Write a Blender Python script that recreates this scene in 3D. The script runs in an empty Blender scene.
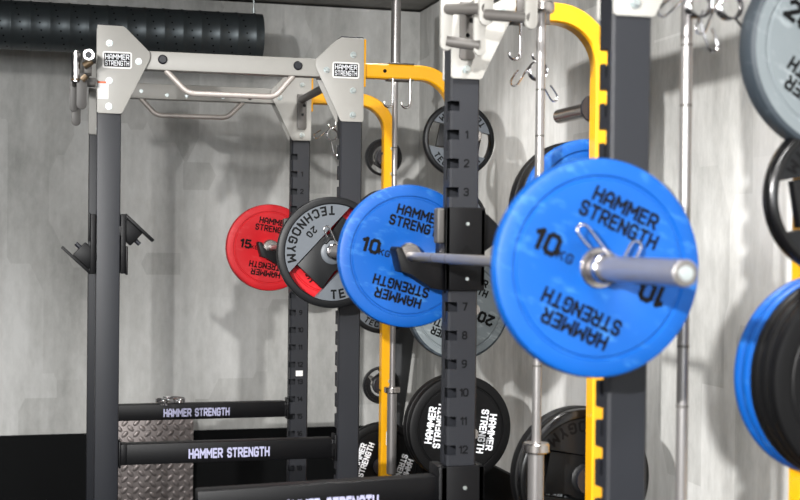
import bpy, bmesh, math, random
from mathutils import Vector, Matrix
random.seed(7)
PI = math.pi
scene = bpy.context.scene
COL = scene.collection

# ------------------------------------------------------------------ materials
def srgb(r, g, b):
    f = lambda c: (c/255/12.92) if c/255 <= .04045 else ((c/255+.055)/1.055)**2.4
    return (f(r), f(g), f(b), 1)

def mat(name, rgb, rough=.5, metal=0.0, var=0.0, scale=20, spec=.5, bump=0.0, bscale=200, coat=0.0, stretch=None):
    m = bpy.data.materials.new(name); m.use_nodes = True
    nt = m.node_tree; b = nt.nodes['Principled BSDF']
    c = srgb(*rgb)
    b.inputs['Roughness'].default_value = rough
    b.inputs['Metallic'].default_value = metal
    b.inputs['Specular IOR Level'].default_value = spec
    b.inputs['Coat Weight'].default_value = coat
    tc = nt.nodes.new('ShaderNodeTexCoord')
    n = nt.nodes.new('ShaderNodeTexNoise'); n.inputs['Scale'].default_value = scale
    n.inputs['Detail'].default_value = 5
    src = tc.outputs['Object']
    if stretch:
        mp = nt.nodes.new('ShaderNodeMapping'); mp.inputs['Scale'].default_value = stretch
        nt.links.new(src, mp.inputs['Vector']); src = mp.outputs['Vector']
    nt.links.new(src, n.inputs['Vector'])
    mx = nt.nodes.new('ShaderNodeMix'); mx.data_type = 'RGBA'
    mx.inputs['A'].default_value = tuple(v*(1-var) for v in c[:3])+(1,)
    mx.inputs['B'].default_value = tuple(min(1, v*(1+var)) for v in c[:3])+(1,)
    nt.links.new(n.outputs['Fac'], mx.inputs['Factor'])
    nt.links.new(mx.outputs['Result'], b.inputs['Base Color'])
    if bump:
        n2 = nt.nodes.new('ShaderNodeTexNoise'); n2.inputs['Scale'].default_value = bscale
        nt.links.new(tc.outputs['Object'], n2.inputs['Vector'])
        bp = nt.nodes.new('ShaderNodeBump'); bp.inputs['Strength'].default_value = bump; bp.inputs['Distance'].default_value = .002
        nt.links.new(n2.outputs['Fac'], bp.inputs['Height']); nt.links.new(bp.outputs['Normal'], b.inputs['Normal'])
    return m

def worn_rubber(name, rgb, dust, rough=.5, amount=.5):
    """coloured rubber with pale scuffs (smears along one way, small marks)"""
    m = mat(name, rgb, rough, 0, .10, 9, spec=.35)
    nt = m.node_tree; b = nt.nodes['Principled BSDF']
    old = b.inputs['Base Color'].links[0].from_socket
    tc = nt.nodes.new('ShaderNodeTexCoord')
    mp = nt.nodes.new('ShaderNodeMapping'); mp.inputs['Rotation'].default_value = (0, .6, 0); mp.inputs['Scale'].default_value = (14, 14, 34)
    n = nt.nodes.new('ShaderNodeTexNoise'); n.inputs['Scale'].default_value = 1; n.inputs['Detail'].default_value = 7; n.inputs['Roughness'].default_value = .62
    r = nt.nodes.new('ShaderNodeValToRGB')
    r.color_ramp.elements[0].position = .55; r.color_ramp.elements[0].color = (0, 0, 0, 1)
    r.color_ramp.elements[1].position = .80; r.color_ramp.elements[1].color = (amount,)*3+(1,)
    mx = nt.nodes.new('ShaderNodeMix'); mx.data_type = 'RGBA'
    nt.links.new(tc.outputs['Object'], mp.inputs['Vector']); nt.links.new(mp.outputs['Vector'], n.inputs['Vector'])
    nt.links.new(n.outputs['Fac'], r.inputs['Fac']); nt.links.new(r.outputs['Color'], mx.inputs['Factor'])
    nt.links.new(old, mx.inputs['A']); mx.inputs['B'].default_value = srgb(*dust)
    nt.links.new(mx.outputs['Result'], b.inputs['Base Color'])
    return m

def concrete(name, dark, mid, light, sc):
    m = bpy.data.materials.new(name); m.use_nodes = True
    nt = m.node_tree; b = nt.nodes['Principled BSDF']; b.inputs['Roughness'].default_value = .55
    b.inputs['Specular IOR Level'].default_value = .3
    L = nt.links.new
    tc = nt.nodes.new('ShaderNodeTexCoord')
    def noise(scale, detail, rough, stretch, dist=0.0):
        mp = nt.nodes.new('ShaderNodeMapping'); mp.inputs['Scale'].default_value = stretch
        n = nt.nodes.new('ShaderNodeTexNoise'); n.inputs['Scale'].default_value = scale
        n.inputs['Detail'].default_value = detail; n.inputs['Roughness'].default_value = rough
        n.inputs['Distortion'].default_value = dist
        L(tc.outputs['Object'], mp.inputs['Vector']); L(mp.outputs['Vector'], n.inputs['Vector'])
        return n.outputs['Fac']
    def math_(op, a, bb):
        q = nt.nodes.new('ShaderNodeMath'); q.operation = op
        for i, v in enumerate((a, bb)):
            if isinstance(v, (int, float)): q.inputs[i].default_value = v
            else: L(v, q.inputs[i])
        return q.outputs[0]
    a = noise(1.3, 4, .55, (1, 1, .6), .3)          # broad clouds
    s = noise(5.5, 5, .6, (1.2, 1.2, .16))          # vertical trowel streaks
    f = noise(26, 6, .7, (1, 1, .45))               # fine mottling
    # trowelled patches with straight vertical edges
    vo = nt.nodes.new('ShaderNodeTexVoronoi'); vo.distance = 'CHEBYCHEV'; vo.inputs['Scale'].default_value = 2.3; vo.inputs['Randomness'].default_value = .9
    mp = nt.nodes.new('ShaderNodeMapping'); mp.inputs['Scale'].default_value = (1.25, 1.25, .6)
    L(tc.outputs['Object'], mp.inputs['Vector']); L(mp.outputs['Vector'], vo.inputs['Vector'])
    sp = nt.nodes.new('ShaderNodeSeparateColor'); L(vo.outputs['Color'], sp.inputs[0])
    v = math_('ADD', math_('MULTIPLY', a, .52), math_('MULTIPLY', s, .30))
    v = math_('ADD', v, math_('MULTIPLY', f, .18))
    v = math_('ADD', v, math_('MULTIPLY', math_('SUBTRACT', sp.outputs[0], .5), .095))
    r = nt.nodes.new('ShaderNodeValToRGB')
    e = r.color_ramp.elements
    e[0].position = .36; e[0].color = srgb(*dark)
    e[1].position = .64; e[1].color = srgb(*light)
    k = e.new(.5); k.color = srgb(*mid)
    L(v, r.inputs['Fac']); L(r.outputs['Color'], b.inputs['Base Color'])
    bp = nt.nodes.new('ShaderNodeBump'); bp.inputs['Strength'].default_value = .12; bp.inputs['Distance'].default_value = .004
    L(f, bp.inputs['Height']); L(bp.outputs['Normal'], b.inputs['Normal'])
    return m

def checker_plate(name):
    """aluminium tread plate: short raised bars, every second one turned by 90 degrees"""
    m = bpy.data.materials.new(name); m.use_nodes = True
    nt = m.node_tree; b = nt.nodes['Principled BSDF']; L = nt.links.new
    b.inputs['Metallic'].default_value = .55
    b.inputs['Base Color'].default_value = srgb(140, 132, 130)
    tc = nt.nodes.new('ShaderNodeTexCoord')
    sx = nt.nodes.new('ShaderNodeSeparateXYZ'); L(tc.outputs['Object'], sx.inputs[0])
    def M(op, a, bb=None):
        q = nt.nodes.new('ShaderNodeMath'); q.operation = op
        for i, v in enumerate((a, bb)):
            if v is None: continue
            if isinstance(v, (int, float)): q.inputs[i].default_value = v
            else: L(v, q.inputs[i])
        return q.outputs[0]
    P = .046
    u = M('DIVIDE', M('ADD', sx.outputs[0], sx.outputs[2]), P*1.414); w = M('DIVIDE', M('SUBTRACT', sx.outputs[0], sx.outputs[2]), P*1.414)
    fu = M('SUBTRACT', M('FLOORED_MODULO', u, 1), .5); fw = M('SUBTRACT', M('FLOORED_MODULO', w, 1), .5)
    par = M('FLOORED_MODULO', M('ADD', M('FLOOR', u), M('FLOOR', w)), 2)
    def bar(p, q):      # rounded bar
        d = M('ADD', M('POWER', M('ABSOLUTE', M('DIVIDE', p, .52)), 2), M('POWER', M('ABSOLUTE', M('DIVIDE', q, .27)), 2))
        return M('MAXIMUM', M('SUBTRACT', 1, d), 0)
    h = M('ADD', M('MULTIPLY', bar(fu, fw), M('SUBTRACT', 1, par)), M('MULTIPLY', bar(fw, fu), par))
    bp = nt.nodes.new('ShaderNodeBump'); bp.inputs['Strength'].default_value = 1; bp.inputs['Distance'].default_value = .006
    L(M('SQRT', h), bp.inputs['Height']); L(bp.outputs['Normal'], b.inputs['Normal'])
    n = nt.nodes.new('ShaderNodeTexNoise'); n.inputs['Scale'].default_value = 14; L(tc.outputs['Object'], n.inputs['Vector'])
    mr = nt.nodes.new('ShaderNodeMapRange'); mr.inputs[3].default_value = .3; mr.inputs[4].default_value = .55
    L(n.outputs['Fac'], mr.inputs[0]); L(mr.outputs[0], b.inputs['Roughness'])
    return m

M = {
 'slate':   mat('slate_paint', (23, 25, 31), .5, .0, .05, 60, bump=.08, bscale=900),
 'slate_dk': mat('charcoal_paint', (7, 7, 9), .45, .0, .06, 60, spec=.22, bump=.08, bscale=900),
 'platinum': mat('platinum_paint', (160, 158, 153), .45, .0, .03, 40),
 'grip_grey': mat('grip_grey_paint', (86, 83, 80), .5, .1, .05, 50),
 'grip_dark': mat('dark_grip_paint', (70, 68, 66), .5, .1, .05, 50),
 'yellow':  mat('yellow_paint', (226, 162, 5), .4, 0, .04, 30, coat=.2),
 'steel':   mat('brushed_steel', (196, 190, 186), .27, 1, .08, 60, stretch=(1, 1, 8)),
 'chrome':  mat('chrome', (214, 212, 214), .12, 1, .03, 40),
 'sleeve': mat('satin_steel', (150, 147, 146), .32, .7, .06, 40),
 'satin': mat('satin_tube', (190, 182, 176), .38, .4, .04, 40),
 'zinc':    mat('zinc_bolt', (205, 214, 214), .3, .8, .05, 80),
 'bronze':  mat('bronze', (104, 88, 68), .45, .6, .1, 60),
 'blue':    worn_rubber('blue_rubber', (0, 74, 150), (100, 168, 218), .5, .36),
 'red':     worn_rubber('red_rubber', (200, 24, 34), (226, 120, 120), .5, .25),
 'black':   mat('black_rubber', (8, 8, 9), .5, 0, .15, 25, spec=.2),
 'blackgloss': mat('black_gloss_rubber', (10, 10, 11), .22, 0, .15, 25),
 'grey_rubber': worn_rubber('grey_rubber', (104, 111, 114), (176, 184, 186), .55, .6),
 'grey_rim': worn_rubber('grey_rim_rubber', (46, 53, 59), (120, 128, 134), .5, .5),
 'tg_grey': mat('plate_grey', (88, 93, 99), .45, 0, .05, 30),
 'tg_dark': mat('plate_charcoal', (15, 16, 18), .45, 0, .08, 30, spec=.3),
 'ink':     mat('black_print', (5, 5, 6), .6, spec=.15),
 'ink_w':   mat('white_print', (226, 228, 232), .5),
 'ink_n':   mat('dark_number_print', (6, 6, 8), .6, spec=.15),
 'ink_v':   mat('pale_violet_print', (158, 158, 186), .5),
 'plastic': mat('black_plastic', (26, 27, 34), .35),
 'duct':    mat('black_duct', (70, 76, 79), .42, .6, .08, 8),
 'white':   mat('white_sticker', (224, 222, 220), .5),
 'orange':  mat('orange_sticker', (212, 96, 50), .5),
 'floor':   mat('rubber_floor', (15, 15, 16), .8, 0, .3, 120, spec=.2),
 'dado':    mat('black_wall_panel', (7, 8, 9), .55, 0, .2, 4, spec=.12),
 'ceiling': concrete('ceiling_concrete', (96, 94, 92), (116, 114, 111), (132, 130, 126), 1),
 'concrete': concrete('trowelled_concrete', (154, 154, 151), (192, 192, 189), (220, 220, 218), 1),
 'tread':   checker_plate('tread_plate'),
 'foam':    mat('dark_foam', (52, 54, 56), .7, 0, .1, 30, bump=.3, bscale=300),
}

# ------------------------------------------------------------------ stroke letters (w, h=6)
G = {
 'A': (4, [[(0,0),(0,4.3),(1.3,6),(2.7,6),(4,4.3),(4,0)], [(0,2.3),(4,2.3)]]),
 'B': (4, [[(0,0),(0,6),(3,6),(4,5.2),(4,3.9),(3,3.1),(0,3.1)], [(3,3.1),(4,2.2),(4,.8),(3,0),(0,0)]]),
 'C': (4, [[(4,4.8),(3.2,6),(.9,6),(0,5),(0,1),(.9,0),(3.2,0),(4,1.2)]]),
 'E': (3.4, [[(3.4,6),(0,6),(0,0),(3.4,0)], [(0,3.1),(3,3.1)]]),
 'G': (4, [[(4,4.9),(3.2,6),(.9,6),(0,5),(0,1),(.9,0),(3.2,0),(4,1),(4,2.8),(2.2,2.8)]]),
 'H': (4, [[(0,0),(0,6)], [(4,0),(4,6)], [(0,3),(4,3)]]),
 'K': (4, [[(0,0),(0,6)], [(4,6),(.3,2.8)], [(1.4,3.7),(4,0)]]),
 'M': (5, [[(0,0),(0,6),(2.5,2.4),(5,6),(5,0)]]),
 'N': (4, [[(0,0),(0,6),(4,0),(4,6)]]),
 'O': (4.4, [[(1,0),(0,1),(0,5),(1,6),(3.4,6),(4.4,5),(4.4,1),(3.4,0),(1,0)]]),
 'R': (4, [[(0,0),(0,6),(3,6),(4,5.1),(4,3.6),(3,2.7),(0,2.7)], [(2,2.7),(4,0)]]),
 'S': (3.8, [[(3.8,4.9),(3,6),(.9,6),(0,5.1),(0,4),(.8,3.2),(3,2.8),(3.8,2),(3.8,.9),(3,0),(.8,0),(0,1.1)]]),
 'T': (4, [[(0,6),(4,6)], [(2,6),(2,0)]]),
 'Y': (4, [[(0,6),(2,3),(4,6)], [(2,3),(2,0)]]),
 '0': (3.8, [[(1,0),(0,1),(0,5),(1,6),(2.8,6),(3.8,5),(3.8,1),(2.8,0),(1,0)]]),
 '1': (1.8, [[(0,4.9),(1.6,6),(1.6,0)]]),
 '2': (3.8, [[(0,4.9),(.9,6),(2.9,6),(3.8,5),(3.8,3.9),(0,0),(3.8,0)]]),
 '3': (3.6, [[(0,5.2),(.8,6),(2.8,6),(3.6,5.2),(3.6,3.9),(2.7,3.1),(1.4,3.1)], [(2.7,3.1),(3.6,2.3),(3.6,.8),(2.8,0),(.8,0),(0,.8)]]),
 '4': (3.8, [[(2.9,0),(2.9,6),(0,1.8),(3.8,1.8)]]),
 '5': (3.6, [[(3.4,6),(.3,6),(0,3.2),(2.6,3.6),(3.6,2.8),(3.6,.9),(2.7,0),(.8,0),(0,.8)]]),
 '6': (3.6, [[(3.2,6),(1.4,6),(0,4),(0,.9),(.9,0),(2.7,0),(3.6,.9),(3.6,2.4),(2.7,3.3),(0,3)]]),
 '7': (3.6, [[(0,6),(3.6,6),(1.4,0)]]),
 '8': (3.6, [[(1,3.1),(.2,4),(.2,5.2),(1,6),(2.6,6),(3.4,5.2),(3.4,4),(2.6,3.1),(1,3.1),(0,2.2),(0,.8),(.9,0),(2.7,0),(3.6,.8),(3.6,2.2),(2.6,3.1)]]),
 '9': (3.6, [[(.4,0),(2.2,0),(3.6,2),(3.6,5.1),(2.7,6),(.9,6),(0,5.1),(0,3.6),(.9,2.7),(3.6,3)]]),
 ' ': (2.2, []),
}
def text_quads(s, h, t=1.15, gap=1.6, wide=1.0):
    """list of 2D polygons, text centred on (0,0), cap height h; also the total width"""
    k = h/6.0; x = 0; out = []
    for ch in s:
        w, st = G[ch]
        for line in st:
            pts = [Vector((x+px*wide, py)) for px, py in line]
            for a, b in zip(pts, pts[1:]):
                d = (b-a).normalized(); n = Vector((-d.y, d.x))*t/2; e = d*t*.38
                out.append([a-e+n, a-e-n, b+e-n, b+e+n])
        x += w*wide+gap
    W = x-gap
    return [[((p.x-W/2)*k, (p.y-3)*k) for p in q] for q in out], W*k

# ------------------------------------------------------------------ mesh builder
class MB:
    def __init__(s): s.bm = bmesh.new()
    def _merge(s, t, mi, bev=0.0, seg=2, sm=False):
        if bev > 0:
            bmesh.ops.bevel(t, geom=t.edges[:], offset=bev, segments=seg, affect='EDGES', profile=.5)
        bmesh.ops.recalc_face_normals(t, faces=t.faces[:])
        mp = {}
        for v in t.verts: mp[v] = s.bm.verts.new(v.co)
        for f in t.faces:
            try: nf = s.bm.faces.new([mp[v] for v in f.verts])
            except ValueError: continue
            nf.material_index = mi; nf.smooth = sm
        t.free()
    def box(s, x0, x1, y0, y1, z0, z1, mi=0, bev=0.0, seg=2, mx=None):
        t = bmesh.new(); bmesh.ops.create_cube(t, size=1)
        for v in t.verts:
            v.co = Vector(((x0+x1)/2+v.co.x*(x1-x0), (y0+y1)/2+v.co.y*(y1-y0), (z0+z1)/2+v.co.z*(z1-z0)))
        if mx is not None: t.transform(mx)
        s._merge(t, mi, bev, seg); return s
    def prism(s, poly, y0, y1, mi=0, bev=0.0, mx=None):
        """polygon in XZ, thickness along Y"""
        t = bmesh.new()
        a = [t.verts.new((x, y0, z)) for x, z in poly]; b = [t.verts.new((x, y1, z)) for x, z in poly]
        t.faces.new(a); t.faces.new(b[::-1]); n = len(poly)
        for i in range(n): t.faces.new((a[i], b[i], b[(i+1) % n], a[(i+1) % n]))
        if mx is not None: t.transform(mx)
        s._merge(t, mi, bev); return s
    def lathe(s, prof, n=64, mi=0, mx=None, closed=True):
        """profile of (radius, y) turned about the Y axis"""
        t = bmesh.new(); rings = []
        for r, y in prof:
            if r < 1e-6: rings.append([t.verts.new((0, y, 0))]*n)
            else: rings.append([t.verts.new((r*math.sin(2*PI*i/n), y, r*math.cos(2*PI*i/n))) for i in range(n)])
        m = len(rings)
        for j in range(m if closed else m-1):
            A, B = rings[j], rings[(j+1) % m]
            for i in range(n):
                q = []
                for v in (A[i], A[(i+1) % n], B[(i+1) % n], B[i]):
                    if v not in q: q.append(v)
                if len(q) > 2:
                    try: t.faces.new(q)
                    except ValueError: pass
        if mx is not None: t.transform(mx)
        s._merge(t, mi, sm=True); return s
    def cyl(s, p0, p1, r, n=24, mi=0, r1=None, ch=0.0):
        p0, p1 = Vector(p0), Vector(p1); d = p1-p0; Lh = d.length; r1 = r if r1 is None else r1
        q = Vector((0, 1, 0)).rotation_difference(d.normalized()).to_matrix().to_4x4()
        mx = Matrix.Translation(p0) @ q
        if ch: prof = [(0, 0), (r-ch, 0), (r, ch), (r1, Lh-ch), (r1-ch, Lh), (0, Lh)]
        else: prof = [(0, 0), (r, 0), (r1, Lh), (0, Lh)]
        return s.lathe(prof, n, mi, mx, closed=False)
    def tube(s, pts, r, n=10, mi=0, closed=False, cap=True):
        pts = [Vector(p) for p in pts]; t = bmesh.new(); N = len(pts); rings = []
        def tan(i):
            if closed: return (pts[(i+1) % N]-pts[i-1]).normalized()
            if i == 0: return (pts[1]-pts[0]).normalized()
            if i == N-1: return (pts[-1]-pts[-2]).normalized()
            return ((pts[i+1]-pts[i]).normalized()+(pts[i]-pts[i-1]).normalized()).normalized()
        t0 = tan(0); up = Vector((0, 0, 1)) if abs(t0.z) < .9 else Vector((1, 0, 0))
        u = t0.cross(up).normalized()
        for i in range(N):
            ti = tan(i)
            u = (u-ti*u.dot(ti)).normalized(); w = ti.cross(u)
            rings.append([t.verts.new(pts[i]+(u*math.cos(2*PI*k/n)+w*math.sin(2*PI*k/n))*r) for k in range(n)])
        for j in range(N if closed else N-1):
            A, B = rings[j], rings[(j+1) % N]
            for k in range(n): t.faces.new((A[k], A[(k+1) % n], B[(k+1) % n], B[k]))
        if not closed and cap: t.faces.new(rings[0][::-1]); t.faces.new(rings[-1])
        s._merge(t, mi, sm=True); return s
    def sweep_rect(s, path, w, y0, y1, mi=0):
        """path in XZ, rectangular section w wide in the plane and y0..y1 deep"""
        t = bmesh.new(); N = len(path); rings = []
        P = [Vector((x, z)) for x, z in path]
        c = .006
        for i in range(N):
            a = P[max(i-1, 0)]; b = P[min(i+1, N-1)]; d = (b-a).normalized(); n = Vector((-d.y, d.x))
            sec = [(-w/2+c, y0), (w/2-c, y0), (w/2, y0+c), (w/2, y1-c), (w/2-c, y1), (-w/2+c, y1), (-w/2, y1-c), (-w/2, y0+c)]
            rings.append([t.verts.new((P[i].x+n.x*o, y, P[i].y+n.y*o)) for o, y in sec])
        for A, B in zip(rings, rings[1:]):
            for k in range(8): t.faces.new((A[k], A[(k+1) % 8], B[(k+1) % 8], B[k]))
        t.faces.new(rings[0][::-1]); t.faces.new(rings[-1])
        s._merge(t, mi, sm=True); return s
    def flat(s, quads, fn, mi=1):
        # every stroke a hair further out than the last, so that crossing strokes never lie in one plane
        for i, q in enumerate(quads):
            vs = [s.bm.verts.new(Vector(fn(x, z))-Vector((0, 4e-5*(i % 16), 0))) for x, z in q]
            f = s.bm.faces.new(vs); f.material_index = mi
        return s
    def build(s, name, mats, parent=None, org=(0, 0, 0), smooth=40):
        me = bpy.data.meshes.new(name)
        s.bm.transform(Matrix.Translation(-Vector(org)))
        s.bm.to_mesh(me); s.bm.free()
        for m in (mats if isinstance(mats, (list, tuple)) else [mats]): me.materials.append(M[m])
        if smooth:
            me.set_sharp_from_angle(angle=math.radians(smooth))
        o = bpy.data.objects.new(name, me); COL.objects.link(o)
        if parent is not None: o.parent = parent
        else: o.location = org
        return o

def tag(o, label=None, cat=None, group=None, kind=None):
    if label: o['label'] = label
    if cat: o['category'] = cat
    if group: o['group'] = group
    if kind: o['kind'] = kind
    return o
def empty(name, loc, label, cat, group=None):
    o = bpy.data.objects.new(name, None); COL.objects.link(o); o.location = loc
    o.empty_display_size = .1
    return tag(o, label, cat, group)
def copy_tree(o, parent=None):
    c = o.copy(); COL.objects.link(c)
    if parent is not None: c.parent = parent
    for ch in list(o.children): copy_tree(ch, c)
    return c
class Proto:
    """first call hands out the original, later calls a copy with its parts"""
    def __init__(s, root): s.root = root; s.used = False
    def put(s, loc, label, group=None, rot=(0, 0, 0), cat=None, scale=(1, 1, 1)):
        o = copy_tree(s.root) if s.used else s.root
        s.used = True
        o.location = loc; o.rotation_euler = rot; o.scale = scale
        return tag(o, label, cat, group)

# ------------------------------------------------------------------ the room
XW, YW, ZC = 2.18, 7.7, 3.0
def plane_box(name, a, m):
    b = MB(); b.box(*a); return tag(b.build(name, m, None, (0, 0, 0), 0), kind='structure')
plane_box('floor', (-6, XW+.2, -5, YW+.2, -.1, 0), 'floor')
plane_box('ceiling', (-6, XW+.2, -5, YW+.2, ZC, ZC+.1), 'ceiling')
plane_box('wall_back', (-6, XW+.2, YW, YW+.2, 0, ZC-.012), 'concrete')
plane_box('wall_right', (XW, XW+.2, -5, YW, 0, ZC-.012), 'concrete')
plane_box('wall_left', (-6.2, -6, -5, YW+.2, 0, ZC-.012), 'concrete')
plane_box('wall_front', (-6.2, XW+.2, -5.2, -5, 0, ZC-.012), 'concrete')
plane_box('baseboard_back', (-6, XW-.02, YW-.02, YW, 0, .455), 'dado')
plane_box('baseboard_right', (XW-.02, XW, -5, YW, 0, .455), 'dado')

# ------------------------------------------------------------------ rack pieces
RX0, RX1 = 1.17, 1.263         # uprights that carry the bars
LX0, LX1 = .174, .268          # far rack's second pair
SL = .0875; Z0 = 2.005         # slot pitch and the un-numbered first slot

def upright(parent, org, x0, x1, y0, y1, slots_at, numbers, top=2.435):
    """square tube with keyhole slots cut through one vertical corner.
    slots_at: 'front' (corner at -X,-Y), 'rear' (-X,+Y) or None"""
    b = MB()
    if slots_at is None:
        b.box(x0, x1, y0, y1, 0, top, 0, .006)
    else:
        cx, cy = .028, .046
        fr = slots_at == 'front'
        ya, yb = (y0, y0+cy) if fr else (y1-cy, y1)
        w = .0015
        # thin-walled tube, open along one corner, closed again by short corner pieces
        t = .004
        def fl(P): return P if fr else [(x, y0+y1-y) for x, y in P]
        L = fl([(x0+cx, y0), (x1-.006, y0), (x1, y0+.006), (x1, y1-.006), (x1-.006, y1), (x0+.006, y1), (x0, y1-.006), (x0, y0+cy),
                (x0+t, y0+cy), (x0+t, y1-t), (x1-t, y1-t), (x1-t, y0+t), (x0+cx, y0+t)])
        mx = Matrix(((1, 0, 0, 0), (0, 0, 1, 0), (0, 1, 0, 0), (0, 0, 0, 1)))
        b.prism([(x, y) for x, y in L], 0, top, 0, 0, mx)
        def corner(za, zb, slot):
            if zb-za < .002: return
            c = .006; q = cy-(.016 if slot else 0)
            P = fl([(x0+cx, y0), (x0+cx, y0+t), (x0+t, y0+t), (x0+t, y0+q), (x0, y0+q), (x0, y0+c), (x0+c, y0)])
            b.prism(P, za, zb, 0, 0, mx)
        zprev = 0
        for n in range(22, -1, -1):
            zc = Z0-SL*n
            corner(zprev, zc-.048, False)
            corner(zc-.048, zc-.016, True)      # narrow throat of the keyhole
            zprev = zc+.014                      # open mouth
        corner(zprev, top, False)
        if numbers:
            for n in range(1, 19):
                q, W = text_quads(str(n), .021, 1.3, 1.4)
                zc = Z0-SL*n; xc = x0+.052
                b.flat(q, lambda u, v: (xc+u, y0-.0006, zc+v), 1)
    b.box(x0-.002, x1+.002, y0-.002, y1+.002, top, top+.008, 2, .002)
    return b.build('post', ['slate', 'ink_n', 'plastic'], parent, org)

def badge(parent, org, cx, cz, y, w=.116, h=.068):
    b = MB(); r = .010
    def rr(w, h, r):
        p = []
        for sx, sz, a0 in ((1, 1, 0), (-1, 1, 90), (-1, -1, 180), (1, -1, 270)):
            for k in range(5):
                a = math.radians(a0+k*22.5); p.append((cx+sx*(w/2-r)+r*math.cos(a), cz+sz*(h/2-r)+r*math.sin(a)))
        return p
    b.prism(rr(w, h, r), y-.002, y, 0); b.prism(rr(w-.014, h-.014, .003), y-.003, y-.0015, 1)
    for s, dz in (('HAMMER', .0125), ('STRENGTH', -.0125)):
        q, W = text_quads(s, .018, 1.15, 1.9, 1); k = (w-.024)/W
        b.flat(q, lambda u, v: (cx+u*k, y-.0036, cz+dz+v), 2)
    o = b.build('badge', ['white', 'ink', 'ink_w'], parent, org); return o

def bolt(parent, org, x, z, y, r=.013, d=-1):
    b = MB(); b.cyl((x, y, z), (x, y+d*.004, z), r, 20); b.cyl((x, y+d*.004, z), (x, y+d*.013, z), r*.72, 6, 0, None, .002)
    return b.build('bolt', 'zinc', parent, org)

def gusset(parent, org, post_x0, post_x1, side, y0, y1, bolts=True, badge_on=False, sticker=False):
    """grey corner plate; side=+1 widens to +X below the top, -1 to -X"""
    a, c = (post_x1, post_x0) if side > 0 else (post_x0, post_x1)
    s = side
    P = [(c-s*.002, 2.437), (c-s*.002, 2.092), (c+s*.004, 2.086), (a-s*.004, 2.086), (a+s*.004, 2.090), (a+s*.108, 2.302), (a+s*.112, 2.318), (a+s*.110, 2.338), (a+s*.018, 2.428), (a+s*.004, 2.437)]
    b = MB(); b.prism(P, y0, y1, 0, .0015)
    g = b.build('gusset_plate', 'platinum', parent, org)
    yb = y0
    if bolts:
        for x, z in ((c+s*.045, 2.366), (c+s*.045, 2.216), (c+s*.045, 2.114), (a+s*.066, 2.298)): bolt(g, org, x, z, yb)
    if badge_on: badge(g, org, c+s*(.076), 2.300, yb-.0005)
    if sticker:
        b = MB(); b.box(post_x0+.001, post_x0+.043, yb-.001, yb, 2.143, 2.205, 0); b.box(post_x0+.001, post_x0+.043, yb-.0012, yb, 2.205, 2.213, 1)
        b.build('sticker', ['white', 'orange'], g, org)
    return g

def storage_frame(parent, org, y0, y1, pegs, peg_dir, peg_len=.30):
    """yellow bent tube: out from the post top, down to the floor; pegs stick out along Y"""
    X = 1.682; zt = 2.307; r = .165; w = .062
    path = [(RX1+.012, zt)]
    for k in range(0, 13):
        a = PI/2-k*(PI/2)/12; path.append((X-r+r*math.cos(a), zt-r+r*math.sin(a)))
    path += [(X, 1.2), (X, .02)]
    b = MB(); b.sweep_rect(path, w, y0, y1)
    b.box(RX1+.0005, RX1+.012, y0-.012, y1+.012, 2.235, 2.435, 0, .002)          # flange on the post
    b.box(X-.06, X+.06, y0-.03, y1+.03, 0, .02, 0, .003)
    b.box(X-.005, X+.03, y0-.0008, y0, .53, .60, 1)
    for z in (2.06, 1.93, 1.30, .86, .74): b.cyl((X+.012, y0-.006, z), (X+.012, y0, z), .010, 12, 2)
    b.cyl((1.47-.11, y0-.001, zt), (1.47-.11, y0, zt), .008, 12, 3)
    f = b.build('storage_upright', ['yellow', 'white', 'zinc', 'ink'], parent, org)
    for z in pegs:
        p = MB()
        ya = y0 if peg_dir < 0 else y1
        p.cyl((X-.01, ya, z), (X-.01, ya+peg_dir*.014, z), .045, 32, 1)
        p.cyl((X-.01, ya+peg_dir*.014, z), (X-.01, ya+peg_dir*peg_len, z), .0245, 32, 0, None, .003)
        p.build('weight_peg', ['steel', 'plastic'], f, org)
    return f

def bar_holder(parent, org, x, y0, y1, zt=2.307, front=True):
    """grey clamp on the yellow beam with an arm that holds an upright bar, a chrome hook each side"""
    b = MB()
    b.box(x-.055, x+.055, y0-.004, y1+.004, zt+.031, zt+.037, 0, .001)
    b.box(x-.055, x+.055, y0-.004, y1+.004, zt-.037, zt-.031, 0, .001)
    b.box(x-.055, x+.055, y1+.001, y1+.0045, zt-.037, zt+.037, 0, 0)
    if front: b.box(x-.055, x+.055, y0-.010, y0-.001, zt-.04, zt+.04, 0, .002)
    h = b.build('bar_holder', 'grip_grey', parent, org)
    for sx in (-.040, .036):
        t = MB(); px = x+sx; yh = y0-.006
        pts = [(px, yh, zt-.03), (px, yh, zt-.135)]
        for k in range(1, 10):
            a = PI*k/9*1.05; pts.append((px-.018+.018*math.cos(a), yh, zt-.135-.018*math.sin(a)))
        t.tube(pts, .0055, 10); t.build('hook', 'chrome', h, org)
    return h

def crossmember(parent, org, x, y0, y1):
    """pull-up tube between the two uprights with a hanging grey mount at either end"""
    b = MB(); b.cyl((x, y0+.01, 2.292), (x, y1-.01, 2.292), .019, 24)
    c = b.build('pull_up_bar', 'grip_grey', parent, org)
    for ya, yb in ((y0, y0+.012), (y1-.012, y1)):
        m = MB()
        P = [(x-.024, 2.318), (x+.024, 2.318), (x+.024, 2.150), (x+.018, 2.142), (x-.018, 2.142), (x-.024, 2.150)]
        m.prism(P, ya, yb, 0, .002)
        m.cyl((x+.012, ya-.0006, 2.262), (x+.012, ya+.002, 2.262), .008, 16, 1)
        m.build('mount_plate', ['grip_grey', 'ink'], c, org)
    return c

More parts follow.
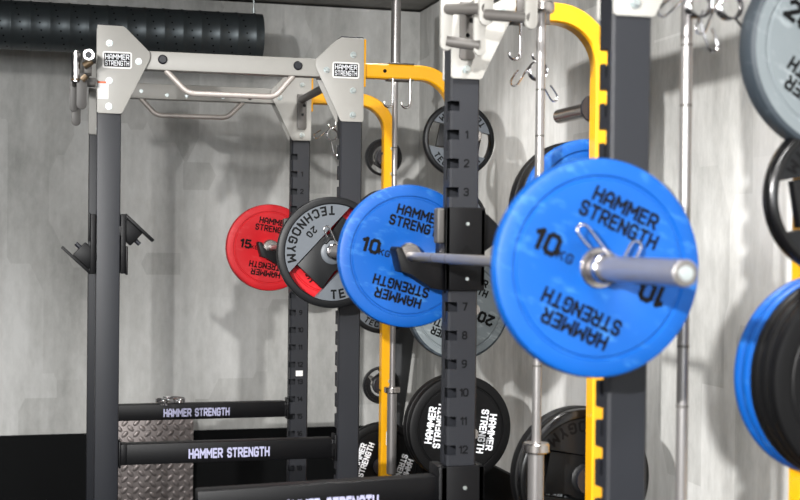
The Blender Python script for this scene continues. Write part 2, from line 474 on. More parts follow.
# ================================================================== far rack (full power rack)
AN0, AN1, AF0, AF1 = 5.336, 5.411, 6.477, 6.552
oA = (.75, 5.95, 0)
rackA = empty('power_rack', oA, 'slate full power rack with pale grey crossbeams, in front of the concrete back wall', 'power rack')
upright(rackA, oA, RX0, RX1, AN0, AN1, 'rear', False)
pf = upright(rackA, oA, RX0, RX1, AF0, AF1, 'front', True)
b = MB(); b.box(1.200, 1.236, AF0-.001, AF0, .896, .924, 0); b.build('sticker', 'white', pf, oA)
upright(rackA, oA, LX0, LX1, AN0, AN1, None, False)
upright(rackA, oA, LX0, LX1, AF0, AF1, None, False)
for (px0, px1, side) in ((RX0, RX1, -1), (LX0, LX1, 1)):
    gusset(rackA, oA, px0, px1, side, AN0-.009, AN0-.001, True, True, side > 0)
    gusset(rackA, oA, px0, px1, side, AN1+.001, AN1+.009, False)
    gusset(rackA, oA, px0, px1, side, AF0-.009, AF0-.001, True)
    gusset(rackA, oA, px0, px1, side, AF1+.001, AF1+.009, False)
for (y0, y1, near) in ((AN0+.004, AN1-.004, True), (AF0+.004, AF1-.004, False)):
    b = MB(); b.box(LX1+.012, RX0-.012, y0, y1, 2.270, 2.345, 0, .005)
    if not near:
        for x in (.42, .545, .64, .82): b.cyl((x, y0-.006, 2.29 if x > .5 else 2.305), (x, y0, 2.29 if x > .5 else 2.305), .009, 12, 1)
        b.cyl((.365, y0-.001, 2.31), (.365, y0, 2.31), .009, 12, 2); b.cyl((.955, y0-.001, 2.29), (.955, y0, 2.29), .009, 12, 2)
    beam = b.build('crossbeam', ['platinum', 'zinc', 'ink'], rackA, oA)
    if near:
        for x in (.430, .985):
            c = MB(); c.cyl((x, y0-.010, 2.312), (x, y0, 2.312), .019, 28, 0, None, .005); c.build('end_cap', 'plastic', beam, oA)
    yc = (y0+y1)/2-.012
    xs = (.445, .535, .895, .970) if near else (.42, .495, .845, .925)
    zb = 2.182 if near else 2.192
    def rounded(pts, rad=.03, n=6):
        out = [Vector(pts[0])]
        for p, q, r in zip(pts, pts[1:], pts[2:]):
            p, q, r = Vector(p), Vector(q), Vector(r)
            a = q+(p-q).normalized()*rad; c = q+(r-q).normalized()*rad
            for k in range(n+1):
                t = k/n; out.append(a*(1-t)**2+q*2*t*(1-t)+c*t*t)
        out.append(Vector(pts[-1])); return out
    t = MB(); t.tube(rounded([(xs[0], yc, 2.272), (xs[1], yc, zb), (xs[2], yc, zb), (xs[3], yc, 2.272)]), .0125, 16)
    t.build('pull_up_handle', 'satin', rackA, oA)
storage_frame(rackA, oA, AN0+.008, AN1-.008, (2.02, 1.685, 1.31, .80), -1)
storage_frame(rackA, oA, AF0+.008, AF1-.008, (2.02, 1.70, 1.29, .83, .41), 1)
bar_holder(rackA, oA, 1.434, AN0+.008, AN1-.008, front=False)
bar_holder(rackA, oA, 1.434, AF0+.008, AF1-.008)
crossmember(rackA, oA, 1.215, AN1+.010, AF0-.010)
# grip cluster hanging outside the second pair of posts
b = MB(); b.cyl((.136, 5.24, 2.302), (.136, 6.60, 2.302), .022, 28, 0); b.lathe([(.013, 0), (.022, 0), (.022, .02), (.013, .02)], 28, 1, Matrix.Translation((.136, 5.222, 2.302)))
b.cyl((.136, 5.226, 2.302), (.136, 5.24, 2.302), .013, 20, 2)
pb = b.build('pull_up_bar', ['grip_grey', 'chrome', 'plastic'], rackA, oA)
b = MB(); b.box(.136, .168, 5.30, 5.36, 2.285, 2.32, 0, .004); b.box(.120, .150, 5.27, 5.33, 2.235, 2.285, 0, .005)
b.cyl((.128, 5.29, 2.245), (.150, 5.29, 2.245), .018, 16, 0); b.cyl((.118, 5.26, 2.262), (.150, 5.26, 2.282), .013, 16, 1)
b.cyl((.112, 5.25, 2.205), (.128, 5.25, 2.222), .012, 16, 1); b.box(.13, .168, 5.29, 5.35, 2.19, 2.222, 0, .006)
b.build('mount_bracket', ['grip_grey', 'bronze'], pb, oA)
b = MB(); b.cyl((.089, 5.27, 2.196), (.089, 5.27, 2.315), .0175, 24, 0, None, .003); b.cyl((.089, 5.27, 2.315), (.089, 5.27, 2.322), .010, 20, 0)
b.cyl((.089, 5.27, 2.205), (.089, 5.27, 2.211), .0190, 24, 1); b.build('sleeve_grip', ['chrome', 'bronze'], pb, oA)
def stadium(x0, x1, z0, z1):
    r = (x1-x0)/2; cx = (x0+x1)/2; P = []
    for k in range(13): a = PI*k/12; P.append((cx+r*math.cos(a), z1-r+r*math.sin(a)))
    for k in range(13): a = PI+PI*k/12; P.append((cx+r*math.cos(a), z0+r+r*math.sin(a)))
    return P
for (x0, x1, z0, z1, y) in ((.068, .096, 2.085, 2.23, 5.30), (.092, .132, 2.092, 2.235, 5.26), (.076, .112, 2.04, 2.12, 5.42)):
    b = MB(); b.prism(stadium(x0, x1, z0, z1), y, y+.012, 0, .002); b.build('grip_plate', 'grip_dark', pb, oA)
b = MB(); b.cyl((.112, 5.27, 2.20), (.112, 5.43, 2.20), .012, 16); b.cyl((.084, 5.27, 2.215), (.084, 5.43, 2.10), .010, 16); b.build('grip_tube', 'grip_dark', pb, oA)

# ================================================================== near rack (half rack)
BN0, BN1, BF0, BF1 = 2.602, 2.677, 3.781, 3.856
oB = (1.35, 3.25, 0)
rackB = empty('half_rack', oB, 'slate half rack in front, with big post numbers, angled pull-up grips and two blue plates', 'half rack')
upright(rackB, oB, RX0, RX1, BN0, BN1, 'rear', False)
upright(rackB, oB, RX0, RX1, BF0, BF1, 'front', True)
for (ya, yb, vis) in ((BN0-.009, BN0-.001, 1), (BN1+.001, BN1+.009, 0), (BF0-.009, BF0-.001, 1), (BF1+.001, BF1+.009, 0)):
    gusset(rackB, oB, RX0, RX1, 1, ya, yb, bool(vis))
storage_frame(rackB, oB, BN0+.008, BN1-.008, (2.02, 1.70, 1.31), -1)
storage_frame(rackB, oB, BF0+.008, BF1-.008, (2.02, 1.70, 1.27, .83), 1)
bar_holder(rackB, oB, 1.434, BN0+.008, BN1-.008)
bar_holder(rackB, oB, 1.434, BF0+.008, BF1-.008)
c = crossmember(rackB, oB, 1.215, BN1+.010, BF0-.010)
# multi-grip handles below the pull-up bar
b = MB(); b.box(1.17, 1.26, 2.70, 3.45, 2.315, 2.385, 0, .006); b.build('pull_up_beam', 'slate_dk', rackB, oB)
gA, gB, gD = Vector((1.083, 3.55, 0)), Vector((1.167, 3.45, 0)), Vector((1.263, 3.35, 0))
def grip_plate(c, z0, z1, w=.036):
    b = MB(); P = [(x, z) for x, z in stadium(-w/2, w/2, z0, z1)]
    mx = Matrix.Translation((c.x, c.y, 0))
    b.prism(P, -.006, .006, 0, .002, mx); return b.build('grip_plate', 'platinum', rackB, oB)
grip_plate(gA, 2.135, 2.40); grip_plate(gB, 2.195, 2.40, .042); grip_plate(gB+Vector((.006, .07, 0)), 2.120, 2.36); grip_plate(gD, 2.175, 2.40, .034)
for p, q, z0, z1 in ((gA, gB, 2.253, 2.243), (gA, gB+Vector((.006, .07, 0)), 2.162, 2.150), (gB, gD, 2.226, 2.206)):
    b = MB(); b.cyl((p.x, p.y, z0), (q.x, q.y, z1), .0155, 24); b.build('grip_tube', 'grip_grey', rackB, oB)

# ------------------------------------------------------------------ safety and spotter arms
def arm_text(b, s, x0, x1, zc, h, y, tilt=0.0):
    q, W = text_quads(s, h, 1.6, 2.0); k = (x1-x0)/W; xc = (x0+x1)/2
    b.flat(q, lambda u, v: (xc+u*k, y, zc+v+u*k*tilt), 1)
def safety_arm(label, group, y0, y1, z0, z1, tx0, tx1):
    org = ((LX1+RX0)/2, (y0+y1)/2, z0)
    root = empty('safety_arm', org, label, 'safety arm', group)
    b = MB(); b.box(LX1+.010, RX0-.022, y0, y1, z0, z1, 0, .004, 2)
    arm_text(b, 'HAMMER STRENGTH', tx0, tx1, (z0+z1)/2-.004, .033, y0-.0006)
    b.build('beam', ['slate_dk', 'ink_v'], root, org)
    b = MB(); b.box(LX1+.0015, LX1+.010, y0-.004, y1+.004, z0-.012, z1+.012, 0, .002); b.box(LX1+.010, LX1+.035, y0-.002, y1+.002, z0+.002, z1+.001, 0, .003)
    b.build('end_bracket', 'slate_dk', root, org)
    b = MB(); b.box(RX0-.012, RX0-.0015, y0-.004, y1+.004, z0-.012, z1+.014, 0, .002); b.cyl((RX0-.016, y0-.010, z0+.05), (RX0-.016, y0+.01, z0+.05), .012, 16); b.box(RX0-.024, RX0-.010, y0, y1, z0+.004, z1-.004, 0, .003)
    b.build('end_bracket', 'slate_dk', root, org)
    return root
safety_arm('higher black safety arm marked HAMMER STRENGTH, with chrome clips lying on it', None, 6.482, 6.548, .690, .768, .545, .865)
safety_arm('middle black safety arm marked HAMMER STRENGTH, below the arm with the clips', None, 5.341, 5.406, .672, .755, .552, .880)
orgS = (1.21, 3.82, .7)
sp = empty('spotter_arm', orgS, 'black spotter arm jutting from the half rack post, its wording cut off below', 'spotter arm')
b = MB(); tl = math.atan2(-.018, .74)
b.box(-.74, 0, 3.785, 3.85, -.082, 0, 0, .005, 2, Matrix.Translation((1.155, 0, .876)) @ Matrix.Rotation(-tl*-1, 4, 'Y'))
arm_text(b, 'HAMMER STRENGTH', .655, .955, .800, .040, 3.7844, .024)
b.build('beam', ['slate_dk', 'ink_v'], sp, orgS)
b = MB()
b.box(1.140, 1.1685, 3.762, 3.872, .55, .908, 0, .004); b.box(1.145, 1.285, 3.762, 3.7795, .55, .908, 0, .004); b.box(1.2645, 1.285, 3.762, 3.872, .55, .908, 0, .004)
b.cyl((1.222, 3.758, .842), (1.222, 3.762, .842), .006, 12, 1)
b.build('post_bracket', ['slate_dk', 'zinc'], sp, orgS)

# ------------------------------------------------------------------ J-hooks that carry the bars
def j_hook(y0, y1, label, group, bar_z=1.543, front=-1):
    """wraps the post at y0..y1, lip out to -X; front=-1: face towards -Y"""
    org = (RX0, (y0+y1)/2, 1.44)
    root = empty('j_hook', org, label, 'J-hook', group)
    ya, yb = y0-.018, y1+.018
    b = MB()
    b.box(RX1+.0015, RX1+.016, ya, yb, 1.455, 1.690, 0, .003)
    b.box(1.153, RX0-.0015, ya, yb, 1.442, 1.695, 0, .003)
    b.box(1.153, RX1+.016, ya, y0-.0015, 1.442, 1.695, 0, .003)
    D = [(1.219, 1.582), (1.238, 1.561), (1.238, 1.553), (1.219, 1.536), (1.200, 1.553), (1.200, 1.561)]
    b.prism(D, ya-.001, ya+.001, 1)
    for z in (1.645, 1.478): b.cyl((1.222, ya-.004, z), (1.222, ya, z), .0055, 12, 2)
    b.build('sleeve', ['slate_dk', 'ink', 'zinc'], root, org)
    b = MB()
    zb = bar_z-.0145
    P = [(1.153, 1.442), (1.153, zb), (1.045, zb-.002), (1.034, zb+.010), (1.022, zb+.042), (1.008, zb+.046), (1.003, zb+.036), (1.020, zb-.030), (1.050, 1.492), (1.115, 1.448)]
    b.prism(P, y0-.004, y1+.004, 0, .002)
    b.build('hook_arm', 'slate_dk', root, org)
    b = MB(); b.box(1.128, 1.152, y0-.012, y0+.03, 1.585, 1.692, 0, .006, 3); b.build('wear_pad', 'grip_dark', root, org)
    b = MB(); P = [(RX1+.017, 1.690), (RX1+.030, 1.672), (RX1+.062, 1.650), (RX1+.078, 1.628), (RX1+.078, 1.60), (RX1+.017, 1.555)]
    b.prism(P, y0+.01, y1-.005, 0, .004); b.build('lock_lever', 'slate_dk', root, org)
    return root
j_hook(BF0, BF1, 'black J-hook sleeve with a diamond mark on the numbered half rack post, cradling the bar', 'J-hooks')
j_hook(BN0, BN1, 'black J-hook almost hidden behind the largest blue bumper plate', 'J-hooks')
j_hook(AN0, AN1, 'black J-hook hidden behind the grey slotted 20 kg plate on the power rack', 'J-hooks')
j_hook(AF0, AF1, 'black J-hook whose lip shows at the centre of the red plate', 'J-hooks')

def spare_hook():
    root = empty('j_hook', (0, 0, 0), None, 'J-hook', 'J-hooks')
    b = MB(); b.box(-.008, .012, -.045, .045, -.12, .12, 0, .003); b.box(.012, .020, -.05, .03, -.125, -.01, 0, .003); b.build('sleeve', 'slate_dk', root)
    b = MB(); b.box(-.004, .150, -.040, .040, -.006, .006, 0, .002, 2, Matrix.Translation((.012, 0, .115)) @ Matrix.Rotation(math.radians(43), 4, 'Y')); b.build('hook_arm', 'slate_dk', root)
    b = MB(); b.box(0, .085, -.034, .034, -.075, -.004, 0, .004, 2, Matrix.Translation((.020, 0, .105)) @ Matrix.Rotation(math.radians(43), 4, 'Y')); b.build('block', 'slate_dk', root)
    b = MB(); b.cyl((.049, -.015, .016), (.068, -.015, -.002), .009, 14); b.build('knob', 'plastic', root)
    return Proto(root)
sh = spare_hook()
sh.put((LX1+.0105, AN0+.035, 1.565), 'empty black J-hook on the inner side of the plain power rack post', 'J-hooks')
sh.put((LX0-.0105, AN0+.035, 1.563), 'empty black J-hook turned upside down on the outer side of the plain power rack post', 'J-hooks', (0, PI, 0))

# ------------------------------------------------------------------ weight plates (local: disc in XZ, face towards -Y)
def bumper(name, body, R, T, ink, weight, face2=None, texts=True, hubm='steel'):
    h = T/2; b = MB()
    c = .012
    prof = [(.027, -h+.004), (.052, -h+.004), (.058, -h+.001), (.80*R, -h+.001), (.812*R, -h+.005), (.832*R, -h+.005), (.845*R, -h), (R-c, -h), (R-.003, -h+.004), (R, -h+c),
            (R, h-c), (R-.003, h-.004), (R-c, h), (.845*R, h), (.832*R, h-.004), (.80*R, h-.001), (.058, h-.001), (.052, h-.004), (.027, h-.004)]
    if face2:
        b.lathe(prof[7:12], 96, 0, closed=False)
        b.lathe(prof[:5], 96, 2, closed=False); b.lathe(prof[4:8], 96, 2, closed=False); b.lathe(prof[11:]+[prof[0]], 96, 0, closed=False)
    else: b.lathe(prof, 96, 0)
    y = -h+.0002
    for th in (0, PI):
        cs, sn = math.cos(th), math.sin(th)
        def put(q, ox, oz):
            b.flat(q, lambda u, v: ((ox+u)*cs-(oz+v)*sn, y, (ox+u)*sn+(oz+v)*cs), 1)
        q, W = text_quads('HAMMER', .118*R, 1.6, 2.1); k = .66*R/W; put([[(u*k, v) for u, v in p] for p in q], 0, .600*R)
        q, W = text_quads('STRENGTH', .118*R, 1.6, 2.1); k = .80*R/W; put([[(u*k, v) for u, v in p] for p in q], 0, .430*R)
        if weight:
            q, W = text_quads(weight, .165*R, 1.75, 2.3, 1.05); put(q, -.57*R, 0)
            q, W = text_quads('KG', .075*R, 1.35, 2.8, 1.1); put(q, -.355*R, -.05*R)
    root = b.build(name, [body, ink, face2 or body], None, (0, 0, 0), 30)
    b = MB(); b.lathe([(.0265, -h+.001), (.040, -h+.001), (.043, -h+.004), (.043, h-.004), (.040, h-.001), (.0265, h-.001)], 48)
    b.build('hub', hubm, root)
    return Proto(tag(root, cat='weight plate'))

def arc_text(b, s, h, r, amid, fn, mi):
    """letters along a circle, their feet outwards, reading anticlockwise about angle amid (0 = up, clockwise positive)"""
    k = h/6.0; adv = [(G[ch][0]+3.0)*k for ch in s]; tot = sum(adv); a = amid + tot/2/r
    for ch, w in zip(s, adv):
        q, W = text_quads(ch, h, 1.5)
        ac = a-w/2/r
        b.flat([[((r-v)*math.sin(ac-u/r), (r-v)*math.cos(ac-u/r)) for u, v in p] for p in q], fn, mi)
        a -= w/r

def grip_plate_weight(name, R, T, rim, panel, web, ink, num, text='TECHNOGYM', band=.33):
    """plate with two text panels on either side of a dark web that has a grip slot at each end (web along Z)"""
    h = T/2
    root = empty(name, (0, 0, 0), None, 'weight plate')
    b = MB(); c = min(.012, .06*R)
    b.lathe([(.865*R, -h+.004), (.885*R, -h), (R-c, -h), (R-.002, -h+.005), (R, -h+c), (R, h-c), (R-.002, h-.005), (R-c, h), (.885*R, h), (.865*R, h-.004)], 96)
    b.build('rim', rim, root)
    d = band*R; ro = .872*R; hub = max(.048, .20*R)
    for sgn in (-1, 1):
        a0 = math.asin(min(1, d/ro)); P = []
        n = 40
        for i in range(n+1):
            a = a0+(PI-2*a0)*i/n; P.append((ro*math.sin(a), ro*math.cos(a)))
        # inner edge with a bay for the hub
        if hub*1.25 > d:
            rb = hub*1.25; z = math.sqrt(rb*rb-d*d); ab = math.atan2(d, z)
            for i in range(13):
                a = (PI-ab)-(PI-2*ab)*i/12; P.append((rb*math.sin(a), rb*math.cos(a)))
        b = MB(); b.prism([(sgn*x, zz) for x, zz in P], -h+.004, h-.004, 0)
        fn = lambda x, z: (x, -h+.0034, z)
        arc_text(b, text, .135*R, .755*R, sgn*PI/2-.06, fn, 1)
        if num: arc_text(b, num, .10*R, .53*R, sgn*PI/2, fn, 1)
        b.build('face_panel', [panel, ink], root)
    b = MB(); zi = .60*R; zo = .868*R
    wv = d-.004
    b.prism([(-wv, -zi), (wv, -zi), (wv*.80, -.22*R), (wv, -.02), (wv, zi*.2), (wv*.98, zi), (-wv, zi), (-wv*.80, .22*R), (-wv, .02), (-wv, -zi*.2)], -h+.008, h-.008, 0, .002)
    for s in (-1, 1):
        for x in (-d, d): b.box(min(x, x*.88), max(x, x*.88), min(s*zi, s*zo*.93), max(s*zi, s*zo*.93), -h+.007, h-.007, 0, .002)
    b.build('web', web, root)
    b = MB(); b.lathe([(.0265, -h+.001), (hub*.82, -h+.001), (hub, -h+.006), (hub, h-.006), (hub*.82, h-.001), (.0265, h-.001)], 48)
    b.build('hub', panel, root)
    return Proto(root)

BX, BXF, BZ = 1.080, 1.097, 1.543
PX = 1.672        # weight peg axis
d2r = math.radians
blue = bumper('bumper_plate', 'blue', .225, .045, 'ink', '10')
red = bumper('bumper_plate', 'red', .225, .060, 'ink', '15')
black = bumper('bumper_plate', 'black', .225, .055, 'ink_w', None)
grey20 = bumper('bumper_plate', 'grey_rim', .225, .060, 'ink', '20', 'grey_rubber')
gBar = 'plates loaded on the two racked bars'; gPeg = 'plates stored on the rack pegs'
blue.put((BX, 2.470, BZ), 'large soft-edged blue 10 kg bumper plate loaded on the bar end closest to the viewer', gBar, (0, d2r(24), 0))
blue.put((BX+.005, 3.952, BZ), 'blue 10 kg bumper plate half covered by the numbered half rack post', gBar, (0, d2r(15), 0))
red.put((BXF, 6.720, BZ), 'whole red 15 kg bumper plate at the far end of the back bar', gBar, (0, d2r(9), 0))
red.put((BXF, 5.215, BZ), 'red bumper plate glimpsed through the slots of the grey 20 kg plate', gBar, (0, d2r(60), 0), scale=(.9, 1, .9))
tg20 = grip_plate_weight('slotted_plate', .225, .045, 'tg_dark', 'tg_grey', 'tg_dark', 'ink', '20')
tg20.put((BXF, 5.150, BZ-.004), 'grey and charcoal 20 kg slotted plate on the bar, between red and blue plates', gBar, (0, d2r(43), 0))
# pegs of the far rack, viewer's side
tg10 = grip_plate_weight('slotted_plate', .158, .036, 'tg_dark', 'tg_grey', 'tg_dark', 'ink', None, 'TECHNOGYM')
tg10.put((PX, 5.285, 2.02), 'topmost slotted grey plate behind the numbered half rack post', gPeg, (0, d2r(101), 0))
small = grip_plate_weight('slotted_plate', .125, .032, 'tg_dark', 'tg_grey', 'tg_dark', 'ink', None, 'TECHNOGYM')
small.put((PX, 5.285, 1.685), 'small grey plate on the second peg down, its edge showing above the J-hook sleeve', gPeg, (0, d2r(90), 0))
grey20.put((PX, 5.275, 1.31), 'pale grey 20 kg bumper plate, upside down, behind the numbered half rack post', gPeg, (0, d2r(203), 0))
black.put((PX, 5.235, .80), 'black bumper with white HAMMER STRENGTH wording below the pale grey 20 kg plate', gPeg, (0, d2r(-82), 0))
black.put((PX, 5.295, .80), 'black bumper tucked behind the one with white wording, below the pale grey plate', gPeg, (0, d2r(10), 0))
# pegs of the far rack, back side
sm8 = grip_plate_weight('slotted_plate', .098, .030, 'tg_dark', 'tg_dark', 'black', 'ink', None, 'TECHNOGYM')
sm8.put((PX, 6.580, 2.02), 'small black slotted plate topmost behind the far yellow post', gPeg, (0, d2r(30), 0))
sm15 = grip_plate_weight('slotted_plate', .150, .034, 'tg_dark', 'tg_dark', 'black', 'ink', None, 'TECHNOGYM')
sm15.put((PX, 6.580, 1.70), 'dark slotted plate whose top edge peeks out above the half covered blue plate', gPeg, (0, d2r(20), 0))
tg15 = grip_plate_weight('slotted_plate', .190, .040, 'tg_dark', 'tg_grey', 'tg_dark', 'ink', None, 'TECHNOGYM')
tg15.put((PX, 6.585, 1.29), 'grey slotted plate with only its lower rim showing below the half covered blue plate', gPeg, (0, d2r(80), 0))
sm8.put((PX, 6.580, .83), 'small black slotted plate behind the far yellow post, above the black skirting panel', gPeg, (0, d2r(-35), 0))
black.put((PX+.01, 6.595, .41), 'low black bumper plate with white wording behind the base of the far yellow post', gPeg, (0, d2r(-70), 0))
# pegs of the near rack, back side
blue.put((PX, 3.895, 1.70), 'blue plate stored behind the yellow post, above the largest blue plate', gPeg, (0, d2r(40), 0))
black.put((PX, 3.950, 1.70), 'black bumper plate directly behind the stored blue plate', gPeg, (0, d2r(20), 0))
black.put((PX, 4.010, 1.70), 'black bumper plate second behind the stored blue plate, farthest along that peg', gPeg, (0, d2r(70), 0))
tgb = grip_plate_weight('slotted_plate', .225, .045, 'blackgloss', 'tg_dark', 'black', 'ink', '20')
tgb.put((PX, 3.905, .83), 'large glossy black slotted plate low behind the yellow post and upright bar', gPeg, (0, d2r(100), 0))
black.put((PX, 3.965, .83), 'black bumper plate directly behind the large glossy black slotted plate', gPeg, (0, d2r(35), 0))
# pegs of the near rack, viewer's side
grey20.put((PX-.005, 2.525, 2.02), 'scuffed grey bumper plate in the upper picture corner, above a glossy black slotted plate', gPeg, (0, d2r(33), 0))
tgk = grip_plate_weight('slotted_plate', .172, .040, 'blackgloss', 'tg_dark', 'black', 'ink', None)
tgk.put((PX-.005, 2.520, 1.70), 'glossy black slotted plate between the scuffed grey plate and the stack of dark plates', gPeg, (0, d2r(80), 0))
blue.put((PX+.008, 2.566, 1.305), 'blue bumper plate at the back of the dark plate stack, closest to the yellow post', gPeg, (0, d2r(40), 0), scale=(1, .62, 1))
blue.put((PX+.008, 2.530, 1.305), 'blue bumper plate second from the yellow post in the dark plate stack', gPeg, (0, d2r(70), 0), scale=(1, .62, 1))
black.put((PX+.008, 2.493, 1.305), 'black bumper plate in the middle of the dark stack, against the blue ones', gPeg, (0, d2r(10), 0), scale=(1, .62, 1))
black.put((PX+.008, 2.457, 1.305), 'black bumper plate one in from the front of the dark stack', gPeg, (0, d2r(50), 0), scale=(1, .62, 1))
black.put((PX+.008, 2.421, 1.305), 'front black bumper plate of the dark stack at the picture edge', gPeg, (0, d2r(95), 0), scale=(1, .62, 1))

# ------------------------------------------------------------------ bars (local: axis along Y, centred)
def barbell(half_shaft, sleeve, smooth=False):
    root = empty('barbell', (0, 0, 0), None, 'barbell', 'barbells')
    b = MB(); b.cyl((0, -half_shaft, 0), (0, half_shaft, 0), .014, 28)
    for s in (-1, 1):
        for y in (.28, .42): b.cyl((0, s*y-.003, 0), (0, s*y+.003, 0), .0143, 28, 1)
    b.build('shaft', ['sleeve', 'grip_grey'], root)
    for s in (-1, 1):
        b = MB(); b.cyl((0, s*half_shaft, 0), (0, s*(half_shaft+.03), 0), .041, 40, 0, None, .004); b.build('collar', 'steel', root)
        b = MB(); a = half_shaft+.03
        b.cyl((0, s*a, 0), (0, s*(a+sleeve), 0), .0248, 40, 0, None, .003)
        e = a+sleeve
        b.lathe([(0, 0), (.013, 0), (.013, .003), (.0, .004)], 24, 1, Matrix.Translation((0, s*e, 0)) @ Matrix.Rotation(0 if s > 0 else PI, 4, 'X'), closed=False)
        b.lathe([(.0165, 0), (.0205, 0), (.0205, .0012), (.0165, .0012)], 32, 2, Matrix.Translation((0, s*(e+.0002) if s > 0 else s*(e+.0014), 0)))
        b.build('sleeve', ['sleeve', 'zinc', 'grip_grey'], root)
    return Proto(root)
bar_n = barbell(.688, .415)
bar_n.put((BX, 3.212, BZ), 'horizontal barbell joining the two blue plates, its bare end pointing at the viewer', 'barbells')
bar_f = barbell(.695, .40)
bar_f.put((BXF, 5.965, BZ), 'horizontal barbell on the power rack carrying the red and grey plates', 'barbells')
bar_u = barbell(.655, .415)
UP = (PI/2, 0, 0)
bar_u.put((1.434, 3.715, 1.635), 'upright barbell between the large blue plate and the black bumper with white wording', 'barbells', UP)
bar_u.put((1.424, 2.752, 1.635), 'upright brownish barbell between the thick slate post and the stacked dark plates', 'barbells', UP)
bar_l = barbell(.80, .415)
bar_l.put((1.687, 6.410, 1.640), 'upright chrome barbell close beside the far yellow post', 'barbells', UP)

# ------------------------------------------------------------------ spring collars
def spring_clip():
    b = MB(); pts = []
    n = 90; R = .0285
    for i in range(n+1):
        a = 2*PI*(3.35*i/n); pts.append((R*math.sin(a), -.012+.024*i/n, R*math.cos(a)))
    def arm(p, tang, s):
        # straight wire going out, ending in a rounded loop
        d = Vector((s*.55, 0, .83)).normalized(); o = Vector((d.z, 0, -d.x))*s
        base = Vector(p)
        L1 = base+d*.070
        loop = [base+d*.02, base+d*.05, L1]
        for k in range(1, 9):
            a = PI*k/8; loop.append(L1+o*(.012-.012*math.cos(a))+d*.014*math.sin(a))
        loop += [L1+o*.024-d*.02, L1+o*.022-d*.036]
        return loop
    first = arm(pts[0], None, -1)[::-1]; last = arm(pts[-1], None, 1)
    b.tube([tuple(p) for p in first]+pts+[tuple(p) for p in last], .0032, 8)
    root = b.build('spring_collar', 'chrome')
    return Proto(tag(root, cat='spring collar'))
clip = spring_clip()
gC = 'chrome spring collars'
clip.put((BX, 2.418, BZ), 'chrome spring collar clamped on the bare bar end against the largest blue plate', gC, (0, d2r(-6), 0))
clip.put((BXF, 5.098, BZ), 'chrome spring collar on the bar beside the grey slotted 20 kg plate', gC, (0, d2r(10), 0))
zh = 2.307-.135-.018-.032
clip.put((1.470-.018, BF0+.002, zh), 'chrome spring collar dangling behind the upright barbell below the nearer curved yellow beam', gC, (0, PI, 0))
clip.put((1.394-.018, BN0+.002, zh), 'chrome spring collar hanging at the top of the brownish upright barbell', gC, (0, PI+.25, 0))
clip.put((1.470-.018, BN0+.002, zh), 'chrome spring collar hanging between the brownish upright barbell and the scuffed grey plate', gC, (0, PI-.2, 0))
clip.put((1.394-.018, AF0+.002, zh), 'chrome spring collar dangling beside the unnumbered power rack post, by the grey plate corner', gC, (0, PI+.35, 0))
clip.put((.535, 6.512, .768+.0170), 'chrome spring collar lying on the back safety arm, at its dark end', gC, (PI/2, 0, .6))
clip.put((.620, 6.518, .768+.0170), 'chrome spring collar lying on the back safety arm, above the word HAMMER', gC, (PI/2, 0, -1.9))

# ------------------------------------------------------------------ duct
oD = (-1.4, 7.05, 2.684)
duct = empty('ventilation_duct', oD, 'black spiral air duct under the ceiling behind the rack', 'duct')
b = MB(); R = .126; x0, x1 = -4.0, 1.097; prof = []
P = .097; x = x0
while x < x1-.001:
    for dx, dr in ((0, .0), (.006, .0035), (.012, .0035), (.018, .0)):
        if x+dx < x1: prof.append((R+dr, x+dx))
    x += P
prof.append((R, x1)); prof += [(R-.004, x1), (R-.004, x0)]
rot = Matrix.Rotation(-PI/2, 4, 'Z')      # +Y axis -> +X
b.lathe(prof, 64, 0, Matrix.Translation((0, oD[1], oD[2])) @ rot, closed=True)
# rows of small holes read as dark dots along the seams
for k in range(int((x1-x0)/P)):
    for a in range(-3, 6):
        an = PI*1.0+a*.30; xx = x0+P*k+.055+.008*a
        if xx > x1-.01: continue
        c, s_ = math.cos(an), math.sin(an)
        cpos = Vector((xx, oD[1]+(R+.0003)*c, oD[2]+(R+.0003)*s_))
        u = Vector((1, 0, 0)); w = Vector((0, -s_, c))
        vs = [b.bm.verts.new(cpos+u*.005*math.cos(2*PI*q/8)+w*.005*math.sin(2*PI*q/8)) for q in range(8)]
        f = b.bm.faces.new(vs); f.material_index = 1
b.build('duct_pipe', ['duct', 'ink'], duct, oD, 40)
for x in (1.055, -2.0):
    b = MB()
    b.cyl((x, oD[1], oD[2]+R), (x, oD[1], oD[2]+R+.03), .010, 12)
    b.cyl((x, oD[1], oD[2]+R), (x, oD[1], ZC), .004, 8)
    b.build('hanger', 'zinc', duct, oD)

# ------------------------------------------------------------------ tread plate panel and the leaning tube
b = MB(); b.box(.27, .808, 7.60, 7.606, .002, .545, 0, .0015)
tag(b.build('tread_plate_panel', 'tread', None, (.45, 7.60, .002)), 'aluminium tread plate panel with raised bar pattern standing behind the safety arms', 'metal panel')
orgF = (1.80, 6.98, .0)
b = MB(); b.cyl((1.765, 6.98, .004), (2.015, 7.14, 1.62), .062, 36, 0, .062, .008)
tag(b.build('padded_tube', 'foam', None, orgF), 'dark grey padded tube leaning behind the chrome upright barbell', 'padded tube')

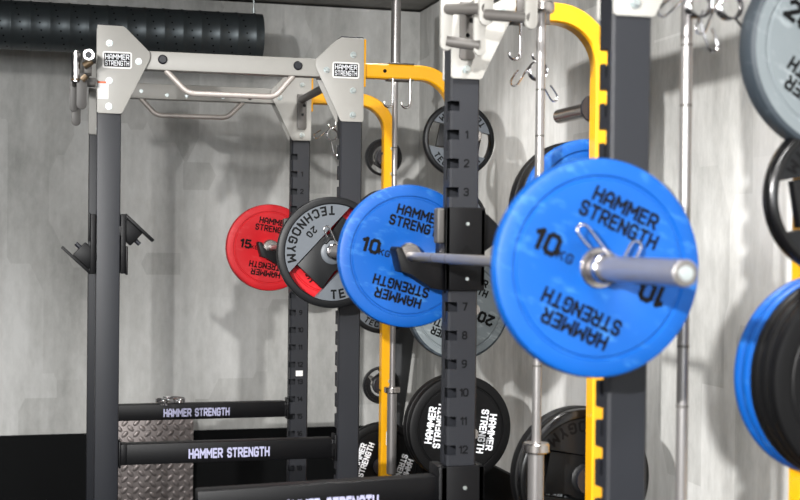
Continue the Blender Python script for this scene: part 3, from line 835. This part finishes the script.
# ------------------------------------------------------------------ lights: ceiling spots and downlights, plus added fill lamps
def lamp(name, kind, loc, aim, power, size, col=(1, .985, .965), spot=None, blend=.6, size_y=None):
    l = bpy.data.lights.new(name, kind); l.energy = power; l.color = col
    if kind == 'AREA':
        l.size = size
        if size_y: l.shape = 'RECTANGLE'; l.size_y = size_y
    else: l.shadow_soft_size = size
    if spot: l.spot_size = math.radians(spot); l.spot_blend = blend
    o = bpy.data.objects.new(name, l); COL.objects.link(o); o.location = loc
    o.rotation_euler = (Vector(aim)-Vector(loc)).to_track_quat('-Z', 'Y').to_euler()
    return o
lamp('track_spot', 'SPOT', (-2.6, -1.6, 2.8), (1.85, 4.0, 1.3), 2300, .07, spot=46, blend=1)
lamp('track_spot', 'SPOT', (-1.6, 2.2, 2.9), (.3, 7.6, .6), 170, .12, spot=62, blend=.8)
for (x, y, p) in ((-3.2, 1.2, 50), (-1.6, 3.2, 60), (-1.6, -1.2, 70), (.7, 1.0, 60), (1.0, -2.0, 60)):
    lamp('overhead_fill', 'AREA', (x, y, 2.97), (x, y, 0), p*.85, 1.2, size_y=.3)  # added area lamps for soft overhead fill, not known fixtures
for (x, y, p) in ((-.5, 5.4, 75), (.75, 4.3, 75), (-2.6, 5.2, 80), (1.45, 5.7, 60), (1.45, 3.3, 85)):
    lamp('downlight', 'SPOT', (x, y, 2.95), (x, y+.15, 0), p, .10, spot=120, blend=.7)
lamp('rear_fill', 'AREA', (-1.5, -4.9, 2.1), (-1.5, 0, 1.9), 190, 6.0, col=(.95, .98, 1), size_y=1.3)  # added fill behind the camera for post reflections and frontal light, no known window

w = bpy.data.worlds.new('world'); scene.world = w; w.use_nodes = True
bg = w.node_tree.nodes['Background']; bg.inputs[0].default_value = (1, 1, 1, 1); bg.inputs[1].default_value = .1

# ------------------------------------------------------------------ camera
F = 1300.0
cam = bpy.data.cameras.new('camera'); co = bpy.data.objects.new('camera', cam); COL.objects.link(co)
cam.sensor_width = 36; cam.lens = F/800*36; cam.clip_start = .05
yaw, pit, rol = math.atan(349/F), math.atan(12/F), .0105
f = Vector((math.sin(yaw)*math.cos(pit), math.cos(yaw)*math.cos(pit), -math.sin(pit)))
r = Vector((math.cos(yaw), -math.sin(yaw), 0)); u = r.cross(f)
cx = r*math.cos(rol)+u*math.sin(rol); cy = -r*math.sin(rol)+u*math.cos(rol)
co.matrix_world = Matrix(((cx.x, cy.x, -f.x, 0), (cx.y, cy.y, -f.y, 0), (cx.z, cy.z, -f.z, 1.6), (0, 0, 0, 1)))
cam.dof.use_dof = True; cam.dof.focus_distance = 5.5; cam.dof.aperture_fstop = 3.6
scene.camera = co
vs = scene.view_settings
vs.view_transform = 'Standard'; vs.look = 'None'; vs.gamma = 1; vs.use_curve_mapping = False; vs.exposure = 0.5
